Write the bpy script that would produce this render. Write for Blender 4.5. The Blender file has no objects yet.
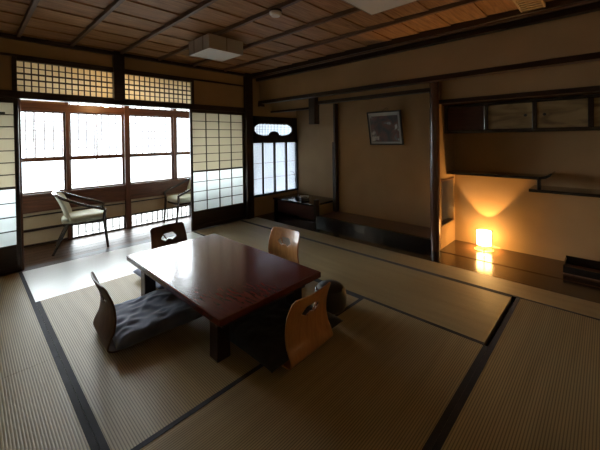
import bpy, bmesh, math, random
from mathutils import Vector, Matrix, noise
random.seed(7)
PI = math.pi
sc = bpy.context.scene
C = sc.collection

# ------------------------------------------------------------------ camera
YAW, PITCH, ROLL, FPX, CY, EYE = 0.80650, 0.01222, 0.01326, 320.39, 142.9, 1.30
cam_d = bpy.data.cameras.new('camera'); cam = bpy.data.objects.new('camera', cam_d); C.objects.link(cam)
fw = Vector((math.sin(YAW)*math.cos(PITCH), math.cos(YAW)*math.cos(PITCH), -math.sin(PITCH)))
rt = Vector((math.cos(YAW), -math.sin(YAW), 0)); dn = fw.cross(rt)
cr, sr = math.cos(ROLL), math.sin(ROLL)
rt, dn = rt*cr + dn*sr, -rt*sr + dn*cr
m = Matrix((rt, -dn, -fw)).transposed().to_4x4(); m.translation = Vector((0, 0, EYE))
cam.matrix_world = m
cam_d.sensor_width = 36; cam_d.lens = FPX/600*36; cam_d.shift_y = (CY-225)/600
cam_d.clip_start = .02
sc.camera = cam

# ------------------------------------------------------------------ sky, exposure, added daylight fill, light portals
w = bpy.data.worlds.new('sky'); sc.world = w; w.use_nodes = True
bg = w.node_tree.nodes['Background']
bg.inputs[0].default_value = (.90, .96, 1.0, 1)
bg.inputs[1].default_value = 4.0
sc.view_settings.view_transform = 'Standard'; sc.view_settings.look = 'None'
sc.view_settings.gamma = 1; sc.view_settings.use_curve_mapping = False
sc.view_settings.exposure = 0.13
sl = bpy.data.lights.new('added_sky_fill', 'SUN'); sl.energy = 42; sl.angle = math.radians(100); sl.color = (.93, .97, 1.0)  # added wide lamp, supplies daylight the dimmed sky background does not give
so = bpy.data.objects.new('added_sky_fill', sl); C.objects.link(so); so.location = (2, 9, 6)
so.rotation_euler = Vector((-.15, -1, -.62)).to_track_quat('-Z', 'Y').to_euler()
def portal(name, x0, x1, z0, z1, y):
    l = bpy.data.lights.new(name, 'AREA'); l.shape = 'RECTANGLE'; l.size = x1-x0; l.size_y = z1-z0
    l.cycles.is_portal = True
    o = bpy.data.objects.new(name, l); C.objects.link(o)
    o.location = ((x0+x1)/2, y, (z0+z1)/2); o.rotation_euler = (-PI/2, 0, 0)
portal('window_portal', -.5, 3.25, 0.0, 1.95, 5.36)
portal('alcove_window_portal', 3.31, 4.40, .34, 1.66, 4.44)

# ------------------------------------------------------------------ materials
MATS = {}
def mat(name, col=(.5,.5,.5), rough=.5, spec=.5, coat=0, metal=0):
    m = bpy.data.materials.new(name); m.use_nodes = True
    nt = m.node_tree; b = nt.nodes['Principled BSDF']
    b.inputs['Base Color'].default_value = (*col, 1); b.inputs['Roughness'].default_value = rough
    b.inputs['Specular IOR Level'].default_value = spec; b.inputs['Coat Weight'].default_value = coat
    b.inputs['Coat Roughness'].default_value = .08; b.inputs['Metallic'].default_value = metal
    MATS[name] = m
    return m, nt, b
def coords(nt, scale=(1,1,1), world=False):
    mp = nt.nodes.new('ShaderNodeMapping'); mp.inputs['Scale'].default_value = scale
    if world:
        g = nt.nodes.new('ShaderNodeNewGeometry'); nt.links.new(g.outputs['Position'], mp.inputs[0])
    else:
        t = nt.nodes.new('ShaderNodeTexCoord'); nt.links.new(t.outputs['Object'], mp.inputs[0])
    return mp.outputs[0]
def nz(nt, v, scale=5, detail=4, dist=0, rough=.5):
    n = nt.nodes.new('ShaderNodeTexNoise'); n.inputs['Scale'].default_value = scale
    n.inputs['Detail'].default_value = detail; n.inputs['Distortion'].default_value = dist
    n.inputs['Roughness'].default_value = rough
    nt.links.new(v, n.inputs['Vector']); return n.outputs[0]
def ramp(nt, f, stops):
    r = nt.nodes.new('ShaderNodeValToRGB'); e = r.color_ramp.elements
    while len(e) < len(stops): e.new(.5)
    for i, (p, c) in enumerate(stops): e[i].position = p; e[i].color = (*c, 1)
    nt.links.new(f, r.inputs[0]); return r.outputs[0]
def bump(nt, b, h, strength=.2, dist=.01):
    n = nt.nodes.new('ShaderNodeBump'); n.inputs['Strength'].default_value = strength
    n.inputs['Distance'].default_value = dist; nt.links.new(h, n.inputs['Height'])
    nt.links.new(n.outputs[0], b.inputs['Normal'])
def wood(name, dark, light, rough=.4, grain=(1, 14, 14), coat=0, spec=.5, scale=3, bumps=.08, dist=1.2):
    m, nt, b = mat(name, light, rough, spec, coat)
    f = nz(nt, coords(nt, grain), scale, 6, dist)
    nt.links.new(ramp(nt, f, [(.3, dark), (.7, light)]), b.inputs['Base Color'])
    bump(nt, b, f, bumps, .004)
    return m
def plaster(name, a, c, rough=.9):
    m, nt, b = mat(name, c, rough, .2)
    v = coords(nt, world=True)
    nt.links.new(ramp(nt, nz(nt, v, 2.5, 6), [(.3, a), (.7, c)]), b.inputs['Base Color'])
    bump(nt, b, nz(nt, v, 160, 3), .25, .002)
    return m
WALL = plaster('sand_plaster', (.37,.245,.125), (.43,.29,.15))
CREAM = plaster('pale_plaster', (.50,.40,.26), (.56,.45,.30))
DARK = wood('dark_post_wood', (.016,.009,.006), (.045,.024,.014), .38)
DARKY = wood('dark_rail_wood', (.014,.008,.005), (.038,.018,.010), .3, (14, 1, 14))
BLACK = wood('black_lacquer_wood', (.008,.007,.007), (.02,.016,.014), .14, (14, 1, 14), .45, .5)
ALCOVE = wood('alcove_board', (.035,.017,.008), (.065,.03,.013), .2, (14, 1, 14), .3)
ALCF = wood('alcove_front_board', (.012,.007,.005), (.024,.013,.008), .2, (14, 1, 14), .3)
TOKO = wood('alcove_floor_board', (.10,.05,.028), (.17,.085,.045), .4, (14, 1, 14))
REDW = wood('red_brown_wood', (.075,.026,.011), (.15,.058,.026), .42, (1, 14, 14))
REDV = wood('red_brown_post_wood', (.075,.026,.011), (.15,.058,.026), .42, (14, 14, 1))
ENG = wood('veranda_plank', (.065,.034,.021), (.13,.072,.045), .42, (1, 14, 14), 0, .14)
CEIL = wood('ceiling_board', (.23,.11,.043), (.50,.275,.125), .55, (.7, 9, 9), 0, .35, 3, .05, 1.6)
TANB = wood('tan_board', (.20,.11,.045), (.30,.17,.07), .5, (1, 14, 14))
BEAM = wood('ceiling_batten', (.10,.052,.03), (.19,.11,.07), .5, (14, 1, 14))
ROUNDP = wood('polished_post', (.05,.018,.01), (.12,.045,.022), .22, (12, 12, 1), .4)
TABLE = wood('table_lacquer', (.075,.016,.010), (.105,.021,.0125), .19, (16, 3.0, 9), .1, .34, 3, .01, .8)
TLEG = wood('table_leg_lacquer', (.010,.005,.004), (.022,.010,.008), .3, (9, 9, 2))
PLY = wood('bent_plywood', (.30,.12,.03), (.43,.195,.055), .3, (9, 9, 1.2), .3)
PLY_SHADED = wood('shaded_bent_plywood', (.065,.028,.014), (.105,.048,.025), .5, (9, 9, 1.2), 0, .3)  # same plywood darkened: shade on the chair's unlit rear is in the colour
PLY_BACKLIT = wood('backlit_bent_plywood', (.05,.018,.012), (.09,.034,.02), .3, (9, 9, 1.2), .2)  # same plywood darkened: the backlit side's shade is in the colour
PULL = mat('pull_metal', (.01,.01,.01), .4, .5)[0]
SILVER = mat('brushed_silver', (.55,.55,.56), .25, .5, 0, 1)[0]
CHROME = mat('dark_bentwood', (.035,.026,.024), .2, .5, .6, 0)[0]
POT = mat('dark_pot', (.018,.014,.012), .4, .5)[0]
PHONE = mat('dark_plastic', (.02,.02,.024), .35)[0]
PALE = mat('pale_plastic', (.55,.53,.5), .4)[0]
WHITEP = mat('white_plastic', (.80,.78,.75), .5)[0]
VENT = wood('vent_slat', (.45,.33,.18), (.58,.44,.25), .6)
VDARK = mat('vent_void', (.006,.005,.004), .9)[0]
BORDER = None
def fabric(name, a, c, rough=.9, sheen=.3, s=300):
    m, nt, b = mat(name, c, rough, .25)
    v = coords(nt)
    nt.links.new(ramp(nt, nz(nt, v, 7, 4), [(.35, a), (.7, c)]), b.inputs['Base Color'])
    b.inputs['Sheen Weight'].default_value = sheen
    bump(nt, b, nz(nt, v, s, 2), .2, .001)
    return m
BORDER = fabric('border_cloth', (.008,.008,.013), (.017,.017,.026), .75, .1)
NAVY = fabric('slate_cushion_cloth', (.065,.085,.15), (.11,.135,.22), .75, .35)
CUSH_SHADED = fabric('shaded_cushion_cloth', (.012,.014,.016), (.022,.025,.028), .8, .1)  # cushion cloth darkened, shade under the table put into the colour
CUSH_WINLIT = fabric('window_lit_cushion_cloth', (.17,.21,.33), (.22,.27,.38), .7, .3)  # cushion cloth lightened, window reflection put into the colour
SEATC = fabric('pale_green_upholstery', (.46,.49,.38), (.55,.58,.46), .6, .2)
def tatami(name, ribs):
    m, nt, b = mat(name, (.3,.25,.16), .42, .5)
    v = coords(nt, world=True)
    wv = nt.nodes.new('ShaderNodeTexWave'); wv.wave_type = 'BANDS'
    wv.bands_direction = 'X' if ribs == 'Y' else 'Y'
    wv.inputs['Scale'].default_value = 2*PI/20/.0115; wv.inputs['Distortion'].default_value = .0
    nt.links.new(v, wv.inputs['Vector'])
    f2 = nz(nt, coords(nt, (1, 12, 1) if ribs == 'X' else (12, 1, 1), True), 1.5, 3)
    base = ramp(nt, f2, [(.3, (.34,.265,.14)), (.7, (.42,.33,.18))])
    mul = nt.nodes.new('ShaderNodeMix'); mul.data_type = 'RGBA'; mul.blend_type = 'MULTIPLY'
    mul.inputs[0].default_value = 1
    nt.links.new(base, mul.inputs[6])
    nt.links.new(ramp(nt, wv.outputs[1], [(.0, (.42,.40,.36)), (.6, (1,1,1))]), mul.inputs[7])
    nt.links.new(mul.outputs[2], b.inputs['Base Color'])
    tg = nt.nodes.new('ShaderNodeTangent'); tg.direction_type = 'UV_MAP'
    nt.links.new(tg.outputs[0], b.inputs['Tangent'])
    b.inputs['Anisotropic'].default_value = .85
    b.inputs['Anisotropic Rotation'].default_value = 0 if ribs == 'X' else .25
    bump(nt, b, wv.outputs[1], .25, .002)
    return m
TX = tatami('rush_matting_ribs_across', 'X'); TY = tatami('rush_matting_ribs_along', 'Y')
SHEENMAT, nt, b = mat('pale_sheen_matting', (.70,.72,.69), .33, .5)  # pale mat, window sheen partly painted into the base colour
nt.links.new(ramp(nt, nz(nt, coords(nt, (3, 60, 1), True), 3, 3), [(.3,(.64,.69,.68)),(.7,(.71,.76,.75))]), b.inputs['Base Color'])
def sheet_mat(name, col, trans, mix=.6, gloss=0):
    m = bpy.data.materials.new(name); m.use_nodes = True; nt = m.node_tree
    nt.nodes.clear(); out = nt.nodes.new('ShaderNodeOutputMaterial')
    d = nt.nodes.new('ShaderNodeBsdfDiffuse'); d.inputs[0].default_value = (*col, 1)
    t = nt.nodes.new('ShaderNodeBsdfTranslucent'); t.inputs[0].default_value = (*trans, 1)
    mx = nt.nodes.new('ShaderNodeMixShader'); mx.inputs[0].default_value = mix
    nt.links.new(d.outputs[0], mx.inputs[1]); nt.links.new(t.outputs[0], mx.inputs[2])
    last = mx.outputs[0]
    if gloss:
        g = nt.nodes.new('ShaderNodeBsdfGlossy'); g.inputs['Roughness'].default_value = .04
        m2 = nt.nodes.new('ShaderNodeMixShader'); m2.inputs[0].default_value = gloss
        nt.links.new(last, m2.inputs[1]); nt.links.new(g.outputs[0], m2.inputs[2]); last = m2.outputs[0]
    nt.links.new(last, out.inputs[0]); return m
PAPER = sheet_mat('shoji_paper', (.56,.54,.46), (.66,.62,.51), .5)
RPAPER = sheet_mat('transom_paper', (.80,.73,.58), (.97,.90,.72), .75)
FROST = sheet_mat('frosted_glass', (.62,.65,.65), (.79,.83,.825), .7, .05)
BPAPER = sheet_mat('alcove_window_paper', (.6,.63,.66), (.66,.71,.76), .55)
LSHADE = sheet_mat('ceiling_lamp_shade', (.50,.46,.42), (.4,.36,.3), .2)
def glass():
    m = bpy.data.materials.new('window_glass'); m.use_nodes = True; nt = m.node_tree
    nt.nodes.clear(); out = nt.nodes.new('ShaderNodeOutputMaterial')
    t = nt.nodes.new('ShaderNodeBsdfTransparent'); t.inputs[0].default_value = (.95,.97,.97,1)
    g = nt.nodes.new('ShaderNodeBsdfGlossy'); g.inputs['Roughness'].default_value = .02
    fr = nt.nodes.new('ShaderNodeFresnel'); fr.inputs[0].default_value = 1.45
    mx = nt.nodes.new('ShaderNodeMixShader'); nt.links.new(fr.outputs[0], mx.inputs[0])
    nt.links.new(t.outputs[0], mx.inputs[1]); nt.links.new(g.outputs[0], mx.inputs[2])
    nt.links.new(mx.outputs[0], out.inputs[0]); return m
GLASS = glass()
def emit(name, col, s):
    m = bpy.data.materials.new(name); m.use_nodes = True; nt = m.node_tree; nt.nodes.clear()
    out = nt.nodes.new('ShaderNodeOutputMaterial'); e = nt.nodes.new('ShaderNodeEmission')
    e.inputs[0].default_value = (*col, 1); e.inputs[1].default_value = s
    nt.links.new(e.outputs[0], out.inputs[0]); return m
SHADE = emit('glowing_lamp_paper', (1,.55,.17), 30.0)
BULB = emit('lit_bulb', (1,.6,.25), 12)
GLOBE = emit('lit_globe', (1,.62,.26), 28)

# ------------------------------------------------------------------ mesh helpers
class MB:
    def __init__(s): s.v = []; s.f = []
    def box(s, x0, x1, y0, y1, z0, z1):
        n = len(s.v)
        s.v += [(x0,y0,z0),(x1,y0,z0),(x1,y1,z0),(x0,y1,z0),(x0,y0,z1),(x1,y0,z1),(x1,y1,z1),(x0,y1,z1)]
        s.f += [tuple(n+i for i in q) for q in ((0,3,2,1),(4,5,6,7),(0,1,5,4),(1,2,6,5),(2,3,7,6),(3,0,4,7))]
        return s
    def ring(s, rings, cap=True):
        n = len(s.v); k = len(rings[0])
        for r in rings: s.v += [tuple(p) for p in r]
        for i in range(len(rings)-1):
            for j in range(k):
                a = n+i*k+j; b = n+i*k+(j+1) % k
                s.f.append((a, b, b+k, a+k))
        if cap:
            s.f.append(tuple(n+j for j in reversed(range(k))))
            s.f.append(tuple(n+(len(rings)-1)*k+j for j in range(k)))
        return s
    def tube(s, pts, r, n=10, smooth=True, sub=6):
        P = [Vector(p) for p in pts]
        R = r if isinstance(r, (list, tuple)) else [r]*len(P)
        if smooth and len(P) > 2:
            Q, S = [], []
            for i in range(len(P)-1):
                p0 = P[max(i-1,0)]; p1 = P[i]; p2 = P[i+1]; p3 = P[min(i+2,len(P)-1)]
                for k in range(sub):
                    t = k/sub
                    Q.append(.5*((2*p1)+(p2-p0)*t+(2*p0-5*p1+4*p2-p3)*t*t+(3*p1-p0-3*p2+p3)*t**3))
                    S.append(R[i]*(1-t)+R[i+1]*t)
            Q.append(P[-1]); S.append(R[-1]); P, R = Q, S
        rings = []; up = None
        for i, p in enumerate(P):
            d = (P[min(i+1,len(P)-1)]-P[max(i-1,0)]).normalized()
            if up is None: up = Vector((0,0,1)) if abs(d.z) < .9 else Vector((1,0,0))
            a = d.cross(up).normalized(); b = a.cross(d).normalized(); up = b
            rings.append([p+(a*math.cos(q)+b*math.sin(q))*R[i] for q in [2*PI*j/n for j in range(n)]])
        return s.ring(rings)
    def lathe(s, prof, cx=0, cy=0, n=32):
        return s.ring([[(cx+r*math.cos(2*PI*j/n), cy+r*math.sin(2*PI*j/n), z) for j in range(n)] for r, z in prof])
    def build(s, name, material, parent=None, bevel=0, smooth=False, seg=2, loc=None, rz=0):
        me = bpy.data.meshes.new(name); me.from_pydata(s.v, [], s.f); me.validate(); me.update()
        bm = bmesh.new(); bm.from_mesh(me); bmesh.ops.recalc_face_normals(bm, faces=bm.faces); bm.to_mesh(me); bm.free()
        o = bpy.data.objects.new(name, me); C.objects.link(o); me.materials.append(material)
        if parent: o.parent = parent
        if loc: o.location = loc
        o.rotation_euler.z = rz
        if bevel:
            b = o.modifiers.new('bevel', 'BEVEL'); b.width = bevel; b.segments = seg; b.limit_method = 'ANGLE'
        if smooth:
            for p in me.polygons: p.use_smooth = True
            if smooth == 2:
                me.set_sharp_from_angle(angle=math.radians(35))
        return o
def box(name, m_, x0, x1, y0, y1, z0, z1, parent=None, bevel=0):
    return MB().box(x0,x1,y0,y1,z0,z1).build(name, m_, parent, bevel)
def S(o, label=None):
    o['kind'] = 'structure'
    if label: o['label'] = label
    return o
def tag(o, label, cat, group=None):
    o['label'] = label; o['category'] = cat
    if group: o['group'] = group
    return o
def root(name, loc=(0,0,0), rz=0):
    o = bpy.data.objects.new(name, None); C.objects.link(o); o.location = loc; o.rotation_euler.z = rz
    o.empty_display_size = .1
    return o
def thing(name, label, cat, loc=(0,0,0), rz=0, group=None): return tag(root(name, loc, rz), label, cat, group)
def copy_thing(o, loc, rz, label):
    c = o.copy(); C.objects.link(c); c.location = loc; c.rotation_euler.z = rz; c['label'] = label
    for ch in list(o.children):
        d = ch.copy(); C.objects.link(d); d.parent = c
    return c
def sheet(name, material, u, v, keep, fn, parent=None, thick=.01, smooth=True, sub=0):
    """a bent or flat board with openings: faces of a fine grid whose centre is kept, thickened"""
    (u0,u1,nu), (v0,v1,nv) = u, v
    bm = bmesh.new(); G = {}
    def vert(i, j):
        if (i,j) not in G: G[i,j] = bm.verts.new(fn(u0+(u1-u0)*i/nu, v0+(v1-v0)*j/nv))
        return G[i,j]
    for i in range(nu):
        for j in range(nv):
            if keep(u0+(u1-u0)*(i+.5)/nu, v0+(v1-v0)*(j+.5)/nv):
                bm.faces.new([vert(i,j), vert(i+1,j), vert(i+1,j+1), vert(i,j+1)])
    me = bpy.data.meshes.new(name); bm.to_mesh(me); bm.free(); me.materials.append(material)
    if smooth:
        for p in me.polygons: p.use_smooth = True
    o = bpy.data.objects.new(name, me); C.objects.link(o)
    if parent: o.parent = parent
    s = o.modifiers.new('thickness', 'SOLIDIFY'); s.thickness = thick; s.offset = 0
    return o

# ================================================================== STRUCTURE
TRIM = [0]
def trim(m_, x0,x1,y0,y1,z0,z1, label, bevel=.004):
    TRIM[0] += 1
    return S(box('trim_%d' % TRIM[0], m_, x0,x1,y0,y1,z0,z1, None, bevel), label)
XL, YF = -.57, -.42           # left wall, front wall (behind the camera)
CZ = 2.385                    # ceiling boards
S(box('floor', DARK, XL-.1, 3.36, YF-.1, 4.25, -.12, -.055))
S(box('wall_left', WALL, XL-.1, XL, YF-.1, 4.36, -.12, 2.6))
S(box('wall_front', WALL, XL-.1, 4.5, YF-.1, YF, -.12, 2.6))
S(box('wall_right', WALL, 4.25, 4.37, YF, 3.22, -.12, 2.6))
S(box('wall_alcove', WALL, 4.40, 4.52, 3.22, 4.46, -.12, 2.6), 'wall at the back of the window alcove')
S(MB().box(4.25,4.52,3.22,3.27,-.12,2.6).build('wall_alcove_side', WALL))
# window wall (y 4.30 .. 4.36)
wb = MB()
wb.box(XL, .365, 4.30, 4.36, 1.822, 2.45)         # left of transom
wb.box(2.252, 3.2, 4.30, 4.36, 1.822, 2.45)       # above right shoji
wb.box(.365, 2.252, 4.30, 4.36, 2.16, 2.45)
wb.box(3.30, 4.42, 4.30, 4.36, 1.69, 2.45)        # above the alcove window
wb.box(3.30, 4.42, 4.30, 4.36, -.12, .325)        # below it
wb.box(3.16, 3.30, 4.345, 4.37, -.12, 2.45)
S(wb.build('wall_back', WALL))
trim(DARK, XL, 3.2, 4.27, 4.385, 1.745, 1.822, 'dark lintel over the sliding screens')
trim(DARK, .365, 2.26, 4.275, 4.37, 2.13, 2.165, 'dark rail above the transom lattices')
trim(DARK, XL, 3.2, 4.28, 4.37, 2.165, 2.19, 'thin dark rail under the upper wall')
trim(DARK, 1.24, 1.36, 4.25, 4.38, 1.80, 2.385, 'short dark post between the two transom lattices')
trim(DARK, .33, .368, 4.28, 4.37, 1.822, 2.165, 'dark stile left of the transom')
trim(DARK, 2.25, 2.285, 4.28, 4.37, 1.822, 2.165, 'dark stile right of the transom')
trim(DARK, 3.165, 3.30, 4.23, 4.37, -.05, 2.385, 'dark square corner post beside the right shoji')
trim(DARK, XL, 3.165, 4.25, 4.39, -.06, -.002, 'dark sill track under the sliding screens')
trim(REDV, .374, .392, 4.30, 4.385, 0, 1.745, 'thin red-brown jamb left of the veranda opening')
trim(DARK, XL, 3.5, 4.25, 4.32, 2.335, 2.375, 'dark cornice along the window wall')
# veranda
S(box('floor_veranda', ENG, XL, 3.30, 4.39, 5.22, -.08, -.012))
gv = MB()
for i in range(1, 7): gv.box(XL, 3.30, 4.39+i*.12, 4.393+i*.12, -.012, -.0112)
S(gv.build('floor_veranda_seams', VDARK))
vo = MB()
vo.box(XL-.1, .93, 5.22, 5.30, -.12, .645)
vo.box(.93, 3.35, 5.22, 5.30, -.12, .0)
vo.box(.93, 3.35, 5.22, 5.30, .19, .645)
vo.box(XL-.1, .93, 5.22, 5.30, 1.72, 2.6)
vo.box(.93, 3.35, 5.22, 5.30, 1.93, 2.6)
S(vo.build('wall_veranda', CREAM))
S(box('wall_veranda_left', CREAM, XL-.1, XL, 4.36, 5.3, -.12, 2.6))
S(box('wall_veranda_right', CREAM, 3.30, 3.36, 4.37, 5.3, -.12, 2.6))
S(box('ceiling_veranda', CREAM, XL-.1, 3.36, 4.36, 5.3, 2.30, 2.36))
trim(REDW, XL, 3.30, 5.185, 5.23, 1.70, 1.80, 'red-brown rail over the veranda windows')
trim(REDW, XL, 3.30, 5.19, 5.222, .42, .625, 'wide red-brown board under the veranda windows')
trim(REDW, XL, 3.30, 5.18, 5.23, .62, .652, 'red-brown window sill of the veranda')
trim(DARK, XL, 3.30, 5.195, 5.222, .37, .385, 'thin dark rail low on the veranda wall')
trim(DARK, XL, .93, 5.195, 5.222, .0, .022, 'thin dark skirting rail of the veranda')
trim(DARK, XL, .93, 5.2, 5.222, .185, .215, 'dark rail across the pale veranda wall')
trim(REDV, 1.637, 1.707, 5.17, 5.30, -.01, 1.93, 'red-brown post in the middle of the veranda windows')
trim(REDV, .922, .962, 5.19, 5.30, -.01, 1.93, 'slim red-brown post left of the middle post')
trim(REDV, 2.39, 2.44, 5.19, 5.30, .65, 1.93, 'slim red-brown post right of the middle post')
trim(TANB, XL, .922, 5.20, 5.222, 1.80, 1.93, 'tan board over the leftmost veranda windows')
trim(REDW, .93, 3.3, 5.2, 5.3, 1.90, 1.935, 'head rail of the narrow top lights')
WN = [0]
def sash(x0, x1, z0, z1, mid=True, y=5.235, fr=.021, muntin=True, zm=1.083):
    WN[0] += 1
    r = S(root('window_%d' % WN[0], ((x0+x1)/2, y, z0)))
    X0, X1, H = x0-(x0+x1)/2, x1-(x0+x1)/2, z1-z0
    b = MB().box(X0, X0+fr, 0, .03, 0, H).box(X1-fr, X1, 0, .03, 0, H).box(X0+fr, X1-fr, 0, .03, 0, fr).box(X0+fr, X1-fr, 0, .03, H-fr, H)
    if mid: b.box(X0+fr, X1-fr, -.004, .032, zm-z0-.026, zm-z0+.026)
    b.build('window_frame', REDW, r, .002)
    if muntin: MB().box(-.005, .005, .004, .024, zm-z0+.018, H-fr).build('muntin', REDV, r)
    MB().box(X0+.008, X1-.008, .012, .016, .008, H-.008).build('pane', GLASS, r)
    return r
for a, b in ((-.41,.25), (.27,.922), (.962,1.637), (1.707,2.39), (2.44,3.15)): sash(a, b, .65, 1.705)
for a, b in ((.93,1.637), (1.707,2.39), (2.44,3.28)): sash(a, b, 1.80, 1.905, False, muntin=False, fr=.008)
def lowlattice(x0, x1):
    WN[0] += 1
    r = S(root('window_%d' % WN[0], ((x0+x1)/2, 5.215, .0))); h = (x1-x0)/2
    b = MB().box(-h, h, 0, .03, -.01, .012).box(-h, h, 0, .03, .172, .195).box(-h, -h+.018, 0, .03, .012, .172).box(h-.018, h, 0, .03, .012, .172)
    b.build('window_frame', DARK, r)
    g = MB(); n = max(3, round((x1-x0)/.082))
    for i in range(1, n): g.box(-h+2*h*i/n-.005, -h+2*h*i/n+.005, .004, .022, .012, .172)
    g.box(-h+.018, h-.018, .006, .018, .052, .060)
    g.build('lattice', DARK, r)
    MB().box(-h+.01, h-.01, .026, .029, .0, .18).build('pane', GLASS, r)
lowlattice(.965, 1.637); lowlattice(1.71, 2.68); lowlattice(2.72, 3.28)

# sliding screens
def shoji(n, x0, x1, y, label):
    r = S(root('door_%d' % n, ((x0+x1)/2, y, 0)), label); h = (x1-x0)/2
    f = MB().box(-h, -h+.034, 0, .03, 0, 1.75).box(h-.034, h, 0, .03, 0, 1.75)
    f.box(-h+.034, h-.034, 0, .03, 1.70, 1.75).box(-h+.034, h-.034, 0, .03, .835, .86).box(-h+.034, h-.034, 0, .03, .225, .27).box(-h+.034, h-.034, 0, .03, 0, .06)
    f.build('stile_frame', DARK, r, .002)
    MB().box(-h+.034, h-.034, .008, .022, .06, .225).build('lower_board', DARK, r)
    g = MB(); a, b = -h+.034, h-.034
    for i in range(1, 4):
        x = a+(b-a)*i/4; g.box(x-.0055, x+.0055, .002, .016, .86, 1.70); g.box(x-.0055, x+.0055, .002, .016, .27, .835)
    for i in range(1, 7): g.box(a, b, .004, .016, .86+.84*i/7-.005, .86+.84*i/7+.005)
    for i in range(1, 4): g.box(a, b, .004, .016, .27+.565*i/4-.005, .27+.565*i/4+.005)
    g.build('lattice', DARK, r)
    MB().box(a, b, .0165, .0175, .86, 1.70).build('paper', PAPER, r)
    MB().box(a, b, .0165, .0185, .27, .835).build('frosted_pane', FROST, r)
    return r
shoji(1, -.57, .372, 4.30, 'left shoji screen slid open against the left wall')
shoji(2, 2.225, 3.168, 4.30, 'right shoji screen beside the corner post')
tag(MB().box(.225,.272,4.262,4.284,1.585,1.603).box(.225,.240,4.282,4.302,1.588,1.600).build('wall_hook', PULL, None, .002),
    'small black hook on the upper part of the left shoji', 'hook')
# transom lattices
def transom(n, x0, x1, cols):
    r = S(root('window_%d' % (20+n), ((x0+x1)/2, 4.31, 1.822)), 'transom lattice'); h = (x1-x0)/2; H = 2.13-1.822
    g = MB()
    for i in range(1, cols): x = -h+2*h*i/cols; g.box(x-.0055, x+.0055, 0, .012, 0, H)
    for q, th in ((.2,.005),(.4,.0085),(.6,.0085),(.8,.005)): g.box(-h, h, .002, .014, H*q-th, H*q+th)
    g.build('lattice', DARK, r)
    MB().box(-h, h, .015, .016, 0, H).build('paper', RPAPER, r)
transom(1, .368, 1.24, 15); transom(2, 1.36, 2.25, 14)

# alcove (shoin) window with cloud-shaped opening above
r = S(root('window_30', (3.85, 4.30, .325)), 'four-panel alcove window')
f = MB()
X0, X1 = 3.30-3.85, 4.42-3.85
f.box(X0, X1, -.025, .05, 0, .035).box(X0, X1, -.02, .05, .915, .965)
f.box(X0, X0+.03, -.02, .05, .035, .915).box(X1-.05, X1, -.02, .05, .035, .915)
for x in (3.563,3.834,4.120): f.box(x-3.85-.016, x-3.85+.016, 0, .03, .035, .915)
f.build('window_frame', BLACK, r, .002)
g = MB()
for i in range(1, 44):
    x = X0+.03+(X1-X0-.08)*i/44
    if i % 11: g.box(x-.002, x+.002, .014, .022, .035, .915)
for q in (.3,.6): g.box(X0+.03, X1-.05, .016, .024, .035+.88*q-.003, .035+.88*q+.003)
g.build('lattice', REDV, r)
MB().box(X0+.02, X1-.04, .03, .031, .03, .92).build('paper', BPAPER, r)
WN[0] = 31
r = S(root('window_31', (3.85, 4.30, 1.28)), 'carved board with cloud-shaped opening')
def cloud(u, v):
    v0 = v-.195; u0 = u+.03
    sc_ = .012*abs(math.sin((u0)*PI/.085))
    a = ((u0+.215)/.235)**2+(v0/.105)**2 < 1 or ((u0-.215)/.235)**2+(v0/.105)**2 < 1 or (abs(u0) < .25 and -.055 < v0 < .105)
    if v0 > .085+sc_: a = False
    if (u0/.125)**2+((v0+.115)/.085)**2 < 1: a = False
    return a
sheet('carved_board', BLACK, (X0, X1, 186), (.0, .42, 70), lambda u, v: not cloud(u, v), lambda u, v: (u, .005, v), r, .02, False)
g = MB()
for i in range(1, 30): g.box(-.52+i*.035-.002, -.52+i*.035+.002, .02, .028, .06, .33)
for i in range(1, 6): g.box(-.52, .5, .022, .028, .06+i*.045-.002, .06+i*.045+.002)
g.build('lattice', DARK, r)
MB().box(-.54, .53, .031, .032, .03, .36).build('paper', BPAPER, r)

# ceiling: lapped boards, battens, cornices
cb = MB(); y = YF; k = 0
y = 4.30-.045
e = [4.36] + [4.25-.315*i for i in range(0, 16)]
for a, b in zip(e[:-1], e[1:]):
    cb_n = len(cb.v)
    cb.v += [(XL,a+.012,CZ+.012),(3.52,a+.012,CZ+.012),(3.52,b,CZ),(XL,b,CZ),(XL,a+.012,CZ+.024),(3.52,a+.012,CZ+.024),(3.52,b,CZ+.012),(XL,b,CZ+.012)]
    cb.f += [tuple(cb_n+i for i in q) for q in ((0,1,2,3),(4,7,6,5),(0,4,5,1),(2,6,7,3),(0,3,7,4),(1,5,6,2))]
S(cb.build('ceiling', CEIL))
S(box('ceiling_alcove', CEIL, 3.52, 4.52, YF, 4.36, 2.36, 2.45))
S(box('ceiling_upper', DARK, XL-.1, 4.52, YF-.1, 5.3, 2.47, 2.6))
for x in (-.08,.385,.83,1.325,1.782,2.272,2.78):
    trim(BEAM, x-.016, x+.016, YF, 4.30, CZ-.03, CZ+.012, 'slim ceiling batten running to the window wall', .003)
trim(DARKY, 3.30, 3.50, YF, 4.30, 2.335, CZ+.02, 'dark cornice board along the alcove side')
trim(BEAM, 3.325, 3.355, YF, 4.30, 2.32, 2.337, 'pale edge of the alcove side cornice')
trim(DARKY, 3.42, 3.50, YF, 4.30, 2.285, 2.336, 'lower dark cornice along the alcove side')
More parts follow.
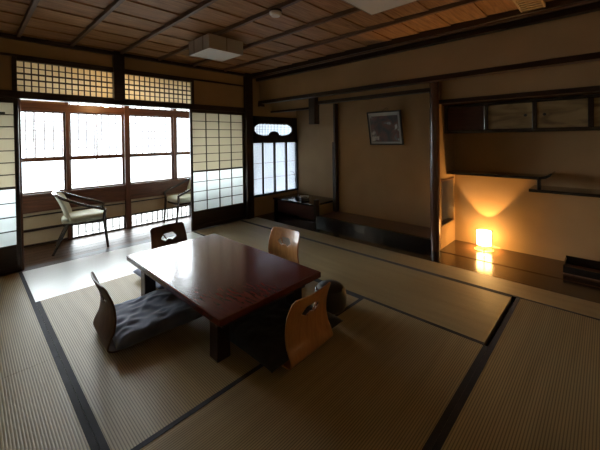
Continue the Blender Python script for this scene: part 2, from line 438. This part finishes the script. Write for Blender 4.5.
# hanging wall in front of the alcoves, head beams
S(box('wall_hanging', WALL, 3.50, 3.56, YF, 4.30, 1.94, 2.385), 'long band of wall above the alcoves')
trim(DARKY, 3.468, 3.58, YF, 4.30, 1.905, 1.957, 'long dark beam under the band of wall')
trim(DARKY, 3.46, 3.56, 4.24, 4.30, 1.86, 1.935, 'small dark beam end at the window wall')
S(box('wall_over_alcove', WALL, 3.77, 3.82, 1.46, 3.26, 1.875, 2.38), 'wall strip above the picture alcove')
S(box('wall_over_shelves', WALL, 3.77, 3.82, YF, 1.38, 1.715, 2.38), 'wall strip above the shelf alcove')
S(box('wall_over_counter', WALL, 3.77, 3.82, 3.26, 4.30, 1.80, 2.38), 'wall strip above the counter alcove')
trim(DARKY, 3.74, 3.84, 1.46, 3.26, 1.832, 1.876, 'dark head beam of the picture alcove')
trim(DARKY, 3.73, 3.84, YF, 1.38, 1.675, 1.722, 'dark red head beam of the shelf alcove')
trim(DARKY, 3.74, 3.84, 3.32, 4.30, 1.768, 1.800, 'thin dark head beam of the counter alcove')
trim(DARK, 3.69, 3.80, 3.215, 3.345, 1.526, 2.1, 'short dark hanging post at the alcove corner')
TRIM[0] += 1
S(MB().lathe([(.052,-.01),(.053,.3),(.052,1.2),(.050,2.36)], 3.715, 1.425, 28).build('trim_%d' % TRIM[0], ROUNDP, None, 0, 2), 'polished round alcove post')
trim(DARK, 4.17, 4.25, 3.20, 3.24, .1, 1.87, 'slim dark post on the alcove back wall')
trim(DARK, 4.20, 4.25, 3.245, 3.29, .1, 1.24, 'shorter dark post beside the slim alcove post')
# partition with opening, between picture alcove and shelves
pb = MB()
pb.box(3.74, 4.25, 1.385, 1.455, .80, 2.38).box(3.74, 4.25, 1.385, 1.455, -.05, .265)
pb.box(3.74, 3.80, 1.385, 1.455, .265, .80).box(4.20, 4.25, 1.385, 1.455, .265, .80)
S(pb.build('wall_partition', WALL), 'partition wall with an opening beside the round post')
trim(TOKO, 3.79, 4.21, 1.378, 1.462, .785, .803, 'head of the partition opening')
trim(DARK, 3.79, 4.21, 1.378, 1.462, .262, .278, 'sill of the partition opening')
# floor boards of the alcove side
S(box('floor_strip_board', BLACK, 3.362, 3.735, 1.47, 4.30, -.06, .0), 'black polished board before the picture alcove')
S(box('floor_shelf_board', ALCF, 3.362, 3.70, YF, 1.47, -.06, .0), 'brown polished board before the shelf alcove')
S(box('floor_shelf_alcove', ALCOVE, 3.715, 4.25, YF, 1.385, -.06, .004), 'brown polished floor of the shelf alcove')
S(box('floor_groove', VDARK, 3.695, 3.72, YF, 1.40, -.06, -.006))
S(box('floor_picture_alcove', TOKO, 3.76, 4.25, 1.455, 3.25, -.06, .098), 'raised floor of the picture alcove')
trim(BLACK, 3.735, 3.79, 1.46, 3.26, -.02, .104, 'black lacquered step of the picture alcove', .006)
S(box('floor_counter_alcove', BLACK, 3.735, 4.40, 3.25, 4.30, -.06, .0))

# ground and screen outdoors
mg, nt, b = mat('pale_gravel', (.16,.16,.15), .9)
S(box('ground', mg, -8, 14, 5.3, 16, -.5, -.42))
ls = MB()
for i in range(52): ls.box(-1.0+i*.115, -1.0+i*.115+.020, 0, .012, 1.04, 2.4)
for i in range(10): ls.box(-1.0, 5.0, .012, .02, 1.05+i*.145, 1.060+i*.145)
for x in (-1.0, 1.0, 3.0, 4.98): ls.box(x-.008, x+.008, .02, .04, -.42, 2.4)
mo = mat('bleached_outdoor_lattice', (.22,.215,.26), .8)[0]
o = ls.build('lattice_fence', mo, None); o.location = (.6, 6.5, 0)
tag(o, 'faint pale lattice screen standing outdoors beyond the veranda windows', 'fence')

# ================================================================== TATAMI
def mat_thing(x0, x1, y0, y1, ribs, label, border=True, grp='tatami mats of the room'):
    g = .0006
    t = thing('tatami_mat', label, 'tatami mat', ((x0+x1)/2, (y0+y1)/2, -.05), 0, grp)
    a, b = (x1-x0)/2-g, (y1-y0)/2-g; bw = .028
    me = MB().box(-a, a, -b, b, 0, .05).build('rush_surface', (TX if ribs == 'X' else TY) if border else SHEENMAT, t)
    uv = me.data.uv_layers.new(name='UVMap')
    for l in me.data.loops: co = me.data.vertices[l.vertex_index].co; uv.data[l.index].uv = (co.x, co.y)
    if not border: pass
    elif ribs == 'X':
        for s in (-1, 1): MB().box(-a, a, min(s*b, s*(b-bw)), max(s*b, s*(b-bw)), .001, .0512).build('cloth_border', BORDER, t)
    else:
        for s in (-1, 1): MB().box(min(s*a, s*(a-bw)), max(s*a, s*(a-bw)), -b, b, .001, .0512).build('cloth_border', BORDER, t)
    return t
mat_thing(-.53, .37, 2.41, 4.25, 'Y', 'tatami mat in the far left corner beside the veranda sill and left shoji')
mat_thing(-.53, .37, .57, 2.41, 'Y', 'tatami mat at the lower left edge of the photo')
mat_thing(.37, 2.21, 3.36, 4.25, 'X', 'pale borderless mat, its white partly painted window sheen, along the veranda sill', False)
mat_thing(.37, 1.295, 1.452, 3.36, 'Y', 'tatami mat under the slate cushion left of the table')
mat_thing(1.295, 2.21, 1.452, 3.36, 'Y', 'tatami mat under the right half of the table')
mat_thing(2.21, 3.05, 2.40, 4.25, 'Y', 'tatami mat before the right shoji and corner post')
mat_thing(2.21, 3.05, .56, 2.40, 'Y', 'brown-lit tatami mat between table and shelf alcove')
mat_thing(.37, 2.21, .53, 1.452, 'X', 'tatami mat in the foreground, in front of the near floor chair')
mat_thing(1.25, 3.05, -.38, .53, 'X', 'ribbed tatami mat at the lower right corner of the photo')
mat_thing(-.53, 1.25, -.38, .53, 'X', 'tatami mat under the camera, just outside the frame')
t = thing('tatami_strip', 'narrow plain tatami strip running along the alcove boards', 'tatami mat', (3.205, 1.94, -.05))
me = MB().box(-.154, .154, -2.32, 2.31, 0, .05).build('rush_surface', TY, t)
uv = me.data.uv_layers.new(name='UVMap')
for l in me.data.loops: co = me.data.vertices[l.vertex_index].co; uv.data[l.index].uv = (co.x, co.y)
MB().box(-.154, -.132, -2.32, 2.31, .001, .0512).build('cloth_border', BORDER, t)

# ================================================================== TABLE
t = thing('low_table', 'large low red-brown lacquered table in the middle of the tatami', 'table', (1.35, 2.225, .0015))
MB().box(-.425, .425, -.72, .72, .288, .33).build('tabletop', TABLE, t, .006)
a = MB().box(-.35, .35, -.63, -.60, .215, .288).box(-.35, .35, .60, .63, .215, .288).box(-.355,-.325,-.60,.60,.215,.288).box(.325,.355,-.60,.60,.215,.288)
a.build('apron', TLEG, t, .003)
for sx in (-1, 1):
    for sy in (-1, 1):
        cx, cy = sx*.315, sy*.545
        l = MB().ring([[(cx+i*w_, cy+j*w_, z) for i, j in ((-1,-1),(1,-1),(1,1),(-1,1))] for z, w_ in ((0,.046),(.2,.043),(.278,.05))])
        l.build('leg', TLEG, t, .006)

# ================================================================== ZAISU (legless chairs)
ZP = [(.36,.010),(.24,.008),(.10,.010),(.035,.014),(.004,.036),(.002,.075),(.016,.13),(.027,.19),(.026,.25),(.014,.31),(-.006,.365),(-.027,.416)]
def zcurve():
    L = [Vector((a, b)) for a, b in ZP]; out = []
    for i in range(len(L)-1):
        p0, p1, p2, p3 = L[max(i-1,0)], L[i], L[i+1], L[min(i+2,len(L)-1)]
        for k in range(20):
            t = k/20; out.append(.5*((2*p1)+(p2-p0)*t+(2*p0-5*p1+4*p2-p3)*t*t+(3*p1-p0-3*p2+p3)*t**3))
    out.append(L[-1]); d = [0]
    for a, b in zip(out[:-1], out[1:]): d.append(d[-1]+(b-a).length)
    return out, d
ZO, ZD = zcurve(); ZL = ZD[-1]; ZB = ZD[80]          # whole length; where the back starts
def prof(t):
    t = min(max(t, 0), ZL-1e-6)
    lo = 0
    while ZD[lo+1] < t: lo += 1
    k = (t-ZD[lo])/(ZD[lo+1]-ZD[lo]); p = ZO[lo].lerp(ZO[lo+1], k); return p.x, p.y
def half(t):
    if t < ZB: return .19
    k = (t-ZB)/(ZL-ZB); return .198-.010*k-.010*k*k
def zkeep(u, t):
    h = half(t); x = u*h
    for e, rr in ((ZL, .03), (0, .06)):
        q = abs(e-t)
        if q < rr and abs(x) > h-rr and math.hypot(abs(x)-(h-rr), rr-q) > rr: return False
    v = t-(ZL-.185)                                   # fan-shaped opening
    r_ = math.hypot(x, v); an = math.degrees(math.atan2(x, v))
    ro = .112-.011*abs(math.cos(math.radians(an*3.2)))
    if .040 < r_ < ro and abs(an) < 58 and not (26 < an < 33 and r_ > .05): return False
    return True
def zmap(u, t):
    y, z = prof(t); h = half(t)
    c = .022*(u*u)*min(1, max(0, (t-ZB)/.1))          # the back is dished
    return (u*h, y+c, z+.004)
def zaisu(loc, rz, m_, label):
    o = sheet('legless_chair', m_, (-1, 1, 84), (0, ZL, 180), zkeep, zmap, None, .009)
    o.location = loc; o.rotation_euler.z = rz
    return tag(o, label, 'floor chair', 'legless chairs around the low table')
R = math.radians
zaisu((1.44, 3.31, .0), PI+R(3), PLY_BACKLIT, 'legless floor chair with backlit shade painted into its wood, at the far end of the table, by the veranda')
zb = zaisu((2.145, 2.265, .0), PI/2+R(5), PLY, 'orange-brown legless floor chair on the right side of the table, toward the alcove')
zaisu((.575, 2.36, .0), -PI/2-R(3), PLY_SHADED, 'legless floor chair with shade painted into its wood, left of the table, behind the slate cushion')
zd = zaisu((1.41, 1.262, .0), R(2), PLY, 'orange-brown legless floor chair nearest the camera, seen from behind'); zd.scale = (.98, 1, .95)
# cushions
def cushion(loc, rz, sx, sy, h, m_, label, seed=0, crease=.010):
    bm = bmesh.new(); N = 44; top = {}; bot = {}
    for i in range(N+1):
        for j in range(N+1):
            u = -1+2*i/N; v = -1+2*j/N
            pin = 1-.05*(1-u*u)*(abs(v)**6) ; pin2 = 1-.05*(1-v*v)*(abs(u)**6)
            x = u*sx/2*pin2; y = v*sy/2*pin
            e = max(0, (1-abs(u)**5))*max(0, (1-abs(v)**5)); e = e**.42
            p = Vector((x*7+seed, y*7, seed*1.7))
            wr = noise.noise(p)*crease*1.1+ (1-abs(noise.noise(Vector((x*9+y*6+seed, y*15-x*7, seed)))))*crease*1.6-crease*1.2
            z = h*.42+h*.58*e+wr*min(1, e*1.3)
            zb_ = h*.42*(1-e)
            top[i,j] = bm.verts.new((x, y, z))
            bot[i,j] = top[i,j] if i in (0,N) or j in (0,N) else bm.verts.new((x, y, zb_))
    for i in range(N):
        for j in range(N):
            bm.faces.new([top[i,j], top[i+1,j], top[i+1,j+1], top[i,j+1]])
            q = [bot[i,j+1], bot[i+1,j+1], bot[i+1,j], bot[i,j]]
            try: bm.faces.new(q)
            except Exception: pass
    me = bpy.data.meshes.new('floor_cushion'); bm.to_mesh(me); bm.free(); me.materials.append(m_)
    for p in me.polygons: p.use_smooth = True
    o = bpy.data.objects.new('floor_cushion', me); C.objects.link(o); o.location = loc; o.rotation_euler.z = rz
    return tag(o, label, 'cushion', 'floor cushions around the low table')
cushion((.90, 2.36, .022), R(-3), .58, .56, .095, NAVY, 'creased slate-blue floor cushion on the left side of the table', 1.3, .014)
cushion((1.43, 1.595, .022), R(1), .66, .60, .08, CUSH_SHADED, 'floor cushion with shade painted into its cloth, under the near edge of the table, on the closest floor chair', 4.1)
cushion((1.36, 3.00, .022), R(2), .55, .56, .08, CUSH_WINLIT, 'blue floor cushion with window light painted into its cloth, at the far end of the table, by the veranda', 7.7)
cushion((1.83, 2.28, .022), R(5), .54, .54, .07, CUSH_SHADED, 'floor cushion under the right edge of the table', 9.2)

# ================================================================== POT
t = thing('water_pot', 'dark round lidded water pot on the tatami right of the table', 'pot', (1.915, 1.535, 0))
MB().lathe([(.0,.0),(.095,.0),(.112,.012),(.122,.05),(.125,.10),(.118,.142),(.106,.155),(.0,.155)], n=40).build('body', POT, t, 0, 2)
MB().lathe([(.0,.155),(.104,.155),(.102,.167),(.085,.182),(.04,.192),(.0,.194)], n=40).build('lid', POT, t, 0, 2)
MB().tube([(-.118,-.01,.13),(-.137,.0,.165),(-.130,.03,.185),(-.105,.055,.185),(-.09,.06,.17)], .0045).build('handle', SILVER, t, 0, True)

# ================================================================== ARMCHAIRS on the veranda
def armchair(loc, rz, label):
    t = thing('armchair', label, 'chair', loc, rz, 'armchairs on the veranda')       # faces +X
    # seat cushion
    rings = []
    for z, k in ((.345,.90),(.352,.98),(.375,1.0),(.40,.99),(.418,.92),(.428,.75),(.433,.45)):
        ring = []
        for j in range(40):
            a = 2*PI*j/40; c, s = math.cos(a), math.sin(a)
            x = .235*math.copysign(abs(c)**.6, c)*k; y = .225*math.copysign(abs(s)**.6, s)*k*(1+.06*c)
            ring.append((x+.01, y, z+(.012*x/.235)))
        rings.append(ring)
    MB().ring(rings).build('seat', SEATC, t, 0, True)
    MB().box(-.20,.20,-.19,-.165,.315,.345).box(-.20,.20,.165,.19,.315,.345).box(.18,.205,-.165,.165,.315,.345).box(-.205,-.18,-.165,.165,.315,.345).build('seat_frame', CHROME, t, .004)
    # backrest, slanted and curved
    n = 15; b = MB(); A = []
    for th in (0, .024):
        for i in range(9):
            k = i/8; row = []
            for j in range(n):
                q = -1+2*j/(n-1)
                w_ = .205+.02*k
                row.append((-.155-.115*k+.05*q*q-th+.012*math.sin(PI*k), q*w_, .345+.335*k))
            A.append(row)
    front, back = A[:9], A[9:]
    rings = [[*f_, *reversed(g_)] for f_, g_ in zip(front, back)]
    b.ring(rings).build('backrest', SEATC, t, .004, 2)
    # horseshoe arm rail
    MB().tube([(.225,-.25,.475),(.16,-.268,.505),(-.02,-.268,.57),(-.18,-.245,.645),(-.265,-.16,.69),(-.295,0,.70),(-.265,.16,.69),(-.18,.245,.645),(-.02,.268,.57),(.16,.268,.505),(.225,.25,.475)], .016, 10).build('arm_rail', CHROME, t, 0, True)
    for s in (-1, 1):
        MB().tube([(.225,s*.25,.478),(.215,s*.225,.36),(.25,s*.215,.0)], [.015,.018,.013], 10).build('leg', CHROME, t, 0, True)
        MB().tube([(-.15,s*.19,.335),(-.22,s*.19,.18),(-.30,s*.21,.0)], [.018,.017,.013], 10).build('leg', CHROME, t, 0, True)
    return t
ch = armchair((1.01, 4.755, -.012), R(-13), 'pale green seated armchair on the veranda, left of the window post')
copy_thing(ch, (2.43, 4.92, -.012), PI, 'pale green seated armchair on the veranda, half hidden by the right shoji')

# ================================================================== VERANDA LAMP
t = thing('globe_lamp', 'lit globe lamp hanging from the veranda ceiling behind the lintel', 'lamp', (1.30, 4.80, 2.30))
MB().lathe([(.0,0),(.05,0),(.05,-.03),(.012,-.04),(.012,-.33),(.03,-.34),(.03,-.37),(.0,-.37)], n=20).build('stem', DARK, t, 0, 2)
MB().lathe([(.004,-.37),(.03,-.376),(.065,-.40),(.085,-.45),(.07,-.50),(.035,-.535),(.004,-.545)], n=24).build('globe', GLOBE, t, 0, True)

# ================================================================== CEILING LAMPS, detector, vent
def clamp_(loc, label):
    t = thing('ceiling_lamp', label, 'ceiling lamp', loc, 0, 'unlit box lamps on the ceiling')
    h = .205; H = .142
    s = MB().box(-h, h, -h, -h+.006, -H, 0).box(-h, h, h-.006, h, -H, 0).box(-h, -h+.006, -h+.006, h-.006, -H, 0).box(h-.006, h, -h+.006, h-.006, -H, 0)
    s.build('shade', LSHADE, t)
    MB().box(-h+.006, h-.006, -h+.006, h-.006, -H+.002, -H+.006).build('diffuser', WHITEP, t)
    for sx in (-1, 1):
        for y in (-.09, .09):
            MB().box(min(sx*h,sx*(h+.003)), max(sx*h,sx*(h+.003)), y-.003, y+.003, -H, 0).build('rib', BEAM, t)
        MB().box(-.003, .003, min(sx*h,sx*(h+.003)), max(sx*h,sx*(h+.003)), -H, 0).build('rib', BEAM, t)
    return t
c1 = clamp_((1.88, 3.035, 2.354), 'unlit white box lamp on the ceiling toward the veranda')
copy_thing(c1, (1.90, 1.06, 2.354), 0, 'unlit white box lamp cut off by the top edge of the photo')
t = thing('smoke_detector', 'small round white smoke detector on a ceiling batten between the box lamps', 'smoke detector', (1.775, 1.96, 2.355))
MB().lathe([(.0,0),(.052,0),(.052,-.016),(.0,-.016)], n=32).build('base_plate', POT, t, 0, 2)
MB().lathe([(.0,-.016),(.05,-.016),(.05,-.03),(.038,-.046),(.0,-.05)], n=32).build('cover', WHITEP, t, 0, 2)
t = thing('ceiling_vent', 'slatted wooden vent in the ceiling near the upper right corner', 'vent', (3.13, .445, CZ-.002))
MB().box(-.17,.17,-.075,.075,-.004,.0).build('backing', VDARK, t)
f = MB().box(-.18,.18,-.085,-.072,-.03,0).box(-.18,.18,.072,.085,-.03,0).box(-.18,-.165,-.072,.072,-.03,0).box(.165,.18,-.072,.072,-.03,0)
f.build('frame', VENT, t, .001)
for i in range(6):
    MB().box(-.152+i*.055, -.124+i*.055, -.072, .072, -.028, -.006).build('slat', VENT, t)

# ================================================================== ALCOVE OBJECTS
# picture
def art():
    m, nt, b = mat('painting', (.1,.1,.1), .35, .5)
    v = coords(nt)
    f = nz(nt, v, 7, 5, .6)
    nt.links.new(ramp(nt, f, [(.36,(.012,.012,.012)), (.46,(.05,.025,.018)), (.54,(.13,.035,.022)), (.58,(.10,.10,.09)), (.64,(.50,.50,.48))]), b.inputs['Base Color'])
    b.inputs['Coat Weight'].default_value = .6; b.inputs['Coat Roughness'].default_value = .05
    return m
t = thing('framed_picture', 'small dark framed picture leaning forward on the alcove wall', 'picture', (4.233, 2.315, 1.20))
t.rotation_euler = (0, R(-11), 0)
W_, H_ = .265, .49
f = MB().box(-.014,.014,-W_,-W_+.018,0,H_).box(-.014,.014,W_-.018,W_,0,H_).box(-.014,.014,-W_+.018,W_-.018,0,.018).box(-.014,.014,-W_+.018,W_-.018,H_-.018,H_)
f.build('frame', PULL, t, .002)
MB().tube([(.014,-.15,H_-.06),(.055,-.06,H_-.01),(.108,.0,H_+.035),(.055,.06,H_-.01),(.014,.15,H_-.06)], .002, 6).build('cord', PULL, t)
MB().box(.0,.008,-W_+.01,W_-.01,.01,H_-.01).build('painting', art(), t)
mm = mat('pale_mount', (.34,.34,.32), .4, .5, .5)[0]
MB().box(-.003,.0,-W_+.018,W_-.018,.018,.045).box(-.003,.0,-W_+.018,W_-.018,H_-.065,H_-.018).box(-.003,.0,-W_+.018,-W_+.05,.045,H_-.065).box(-.003,.0,W_-.04,W_-.018,.045,H_-.065).build('mount', mm, t)
# counter
t = thing('low_counter', 'low black counter built under the four-panel alcove window', 'counter', (4.07, 3.79, 0))
MB().box(-.315,.325,-.475,.50,.235,.265).build('top', BLACK, t, .004)
rp = wood('dark_red_panel', (.05,.016,.012), (.085,.03,.022), .5)
MB().box(-.27,-.25,-.46,.46,.02,.235).build('front_panel', rp, t)
MB().box(-.29,-.235,.42,.49,0,.235).build('leg', BLACK, t, .003)
trim(DARK, 3.74,3.815,3.252,3.31,.0,.345, 'low dark post at the near end of the counter')
MB().box(-.25,.315,-.475,-.46,.0,.235).build('side_panel', WALL, t)
t = thing('telephone', 'small dark telephone with a pale handset on the low black counter', 'telephone', (3.93, 3.72, .265), R(70))
MB().ring([[(-.10,-.08,0),(.10,-.08,0),(.10,.08,0),(-.10,.08,0)],[(-.095,-.075,.03),(.095,-.075,.03),(.095,.075,.055),(-.095,.075,.055)]]).build('body', PHONE, t, .006)
MB().tube([(-.07,-.07,.062),(-.07,-.03,.078),(-.07,.03,.085),(-.07,.075,.078)], [.020,.013,.013,.020], 10).build('handset', PALE, t, 0, True)
tag(MB().tube([(4.10,3.98,.272),(4.2,4.1,.274),(4.3,4.2,.30),(4.32,4.27,.45),(4.28,4.272,.66),(4.18,4.27,.69)], .004, 6).build('cable', PHONE, None, 0, True), 'thin dark cable rising from the counter at the alcove window corner', 'cable')
# cabinet over the shelves
def gold():
    m, nt, b = mat('gold_paper', (.3,.22,.1), .55, .4)
    f = nz(nt, coords(nt, (1, 1.2, 5), True), 2.2, 4, .8)
    nt.links.new(ramp(nt, f, [(.35,(.10,.062,.03)), (.5,(.23,.165,.075)), (.68,(.29,.225,.11))]), b.inputs['Base Color'])
    return m
GOLD = gold(); DRED = wood('dark_red_lacquer', (.035,.011,.008), (.06,.02,.014), .45, (14,1,14))
t = thing('wall_cabinet', 'dark wall cabinet with small gold sliding doors above the shelf alcove', 'cabinet', (4.075, .48, 1.375))
ys0, ys1 = YF-.48+.002, .902
b = MB().box(-.18,.173,ys0,ys1,-.035,.0).box(-.18,.173,ys0,ys1,.262,.292).box(.15,.173,ys0,ys1,0,.262).box(-.18,.15,ys1-.03,ys1,0,.262)
for y in (.465,.04,-.375): b.box(-.18,.15,y-.018,y+.018,0,.262)
b.build('body', BLACK, t, .003)
for (a, c), mm_, py in (((.485,.868),DRED,None), ((.06,.445),GOLD,.115), ((-.355,.02),GOLD,-.04), ((-.89,-.395),GOLD,-.45)):
    d = MB().box(-.165,-.150,a,c,.004,.258).build('sliding_door', mm_, t)
    if py is not None:
        MB().ring([[(x, py+rr*math.cos(2*PI*j/16), .135+rr*math.sin(2*PI*j/16)) for j in range(16)] for x, rr in ((-.170,.013),(-.163,.016))]).build('pull', PULL, d)
# staggered shelves
t = thing('wall_shelf', 'upper dark shelf above the paper lamp, with a raised lip', 'shelf', (4.10, .93, .86))
MB().box(-.15,.148,-.455,.452,0,.028).build('board', BLACK, t, .003)
MB().ring([[(-.15,y,z),(.148,y,z),(.148,y2,z2),(-.15,y2,z2)] for y, z, y2, z2 in ((-.44,.002,-.44,.028),(-.49,.012,-.475,.036),(-.53,.038,-.51,.052),(-.545,.066,-.535,.072))]).build('raised_lip', BLACK, t, .002)
t = thing('wall_shelf', 'lower dark shelf running to the right edge of the photo', 'shelf', (4.07, .08, .74))
MB().box(-.17,.178,-.495,.49,0,.030).build('board', BLACK, t, .003)
MB().box(-.09,-.06,.40,.43,.030,.119).build('strut', BLACK, t, .002)
# paper lamp
LX, LY = 4.09, 1.02
LBASE = wood('lamp_base_wood', (.2,.1,.04), (.3,.16,.07), .3)
t = thing('paper_lamp', 'small glowing round paper lamp on the shelf alcove floor', 'lamp', (LX, LY, .004), math.atan2(-LY, -LX)+PI/4)
MB().lathe([(.0,0),(.10,0),(.10,.005),(.0,.006)], n=32).build('base', LBASE, t, 0, 2)
q = .056
s = MB().ring([[(rr*math.cos(2*PI*j/40), rr*math.sin(2*PI*j/40), z) for j in range(40)] for rr, z in ((.0745,.06),(.0745,.213),(.0735,.213),(.0735,.06),(.0745,.06))], False)
s.build('shade', SHADE, t)
for sx in (-1, 1):
    for sy in (-1, 1):
        MB().box(sx*(q+.003)-.003, sx*(q+.003)+.003, sy*(q+.003)-.003, sy*(q+.003)+.003, .005, .228).build('corner_post', DARK, t)
MB().lathe([(.0,.07),(.008,.072),(.010,.078),(.010,.082),(.007,.086),(.0,.087)], n=16).build('bulb', BULB, t, 0, True)
MB().lathe([(.0,.006),(.012,.006),(.012,.07),(.0,.07)], n=12).build('socket', PALE, t, 0, 2)
l = bpy.data.lights.new('lamp_light', 'POINT'); l.energy = 42; l.color = (1,.52,.16); l.shadow_soft_size = .008
o = bpy.data.objects.new('lamp_light', l); C.objects.link(o); o.location = (LX, LY, .099)
# tray box
t = thing('lacquer_tray', 'black open box tray on the alcove boards at the right edge of the photo', 'tray', (4.0, -.02, .004))
MB().box(-.15,.15,-.32,.32,0,.012).build('tray_floor', TOKO, t)
b = MB().box(-.15,-.138,-.32,.32,.012,.075).box(.138,.15,-.32,.32,.012,.095).box(-.138,.138,.308,.32,.012,.085).box(-.138,.138,-.32,-.308,.012,.085)
b.build('rim', BLACK, t, .003)
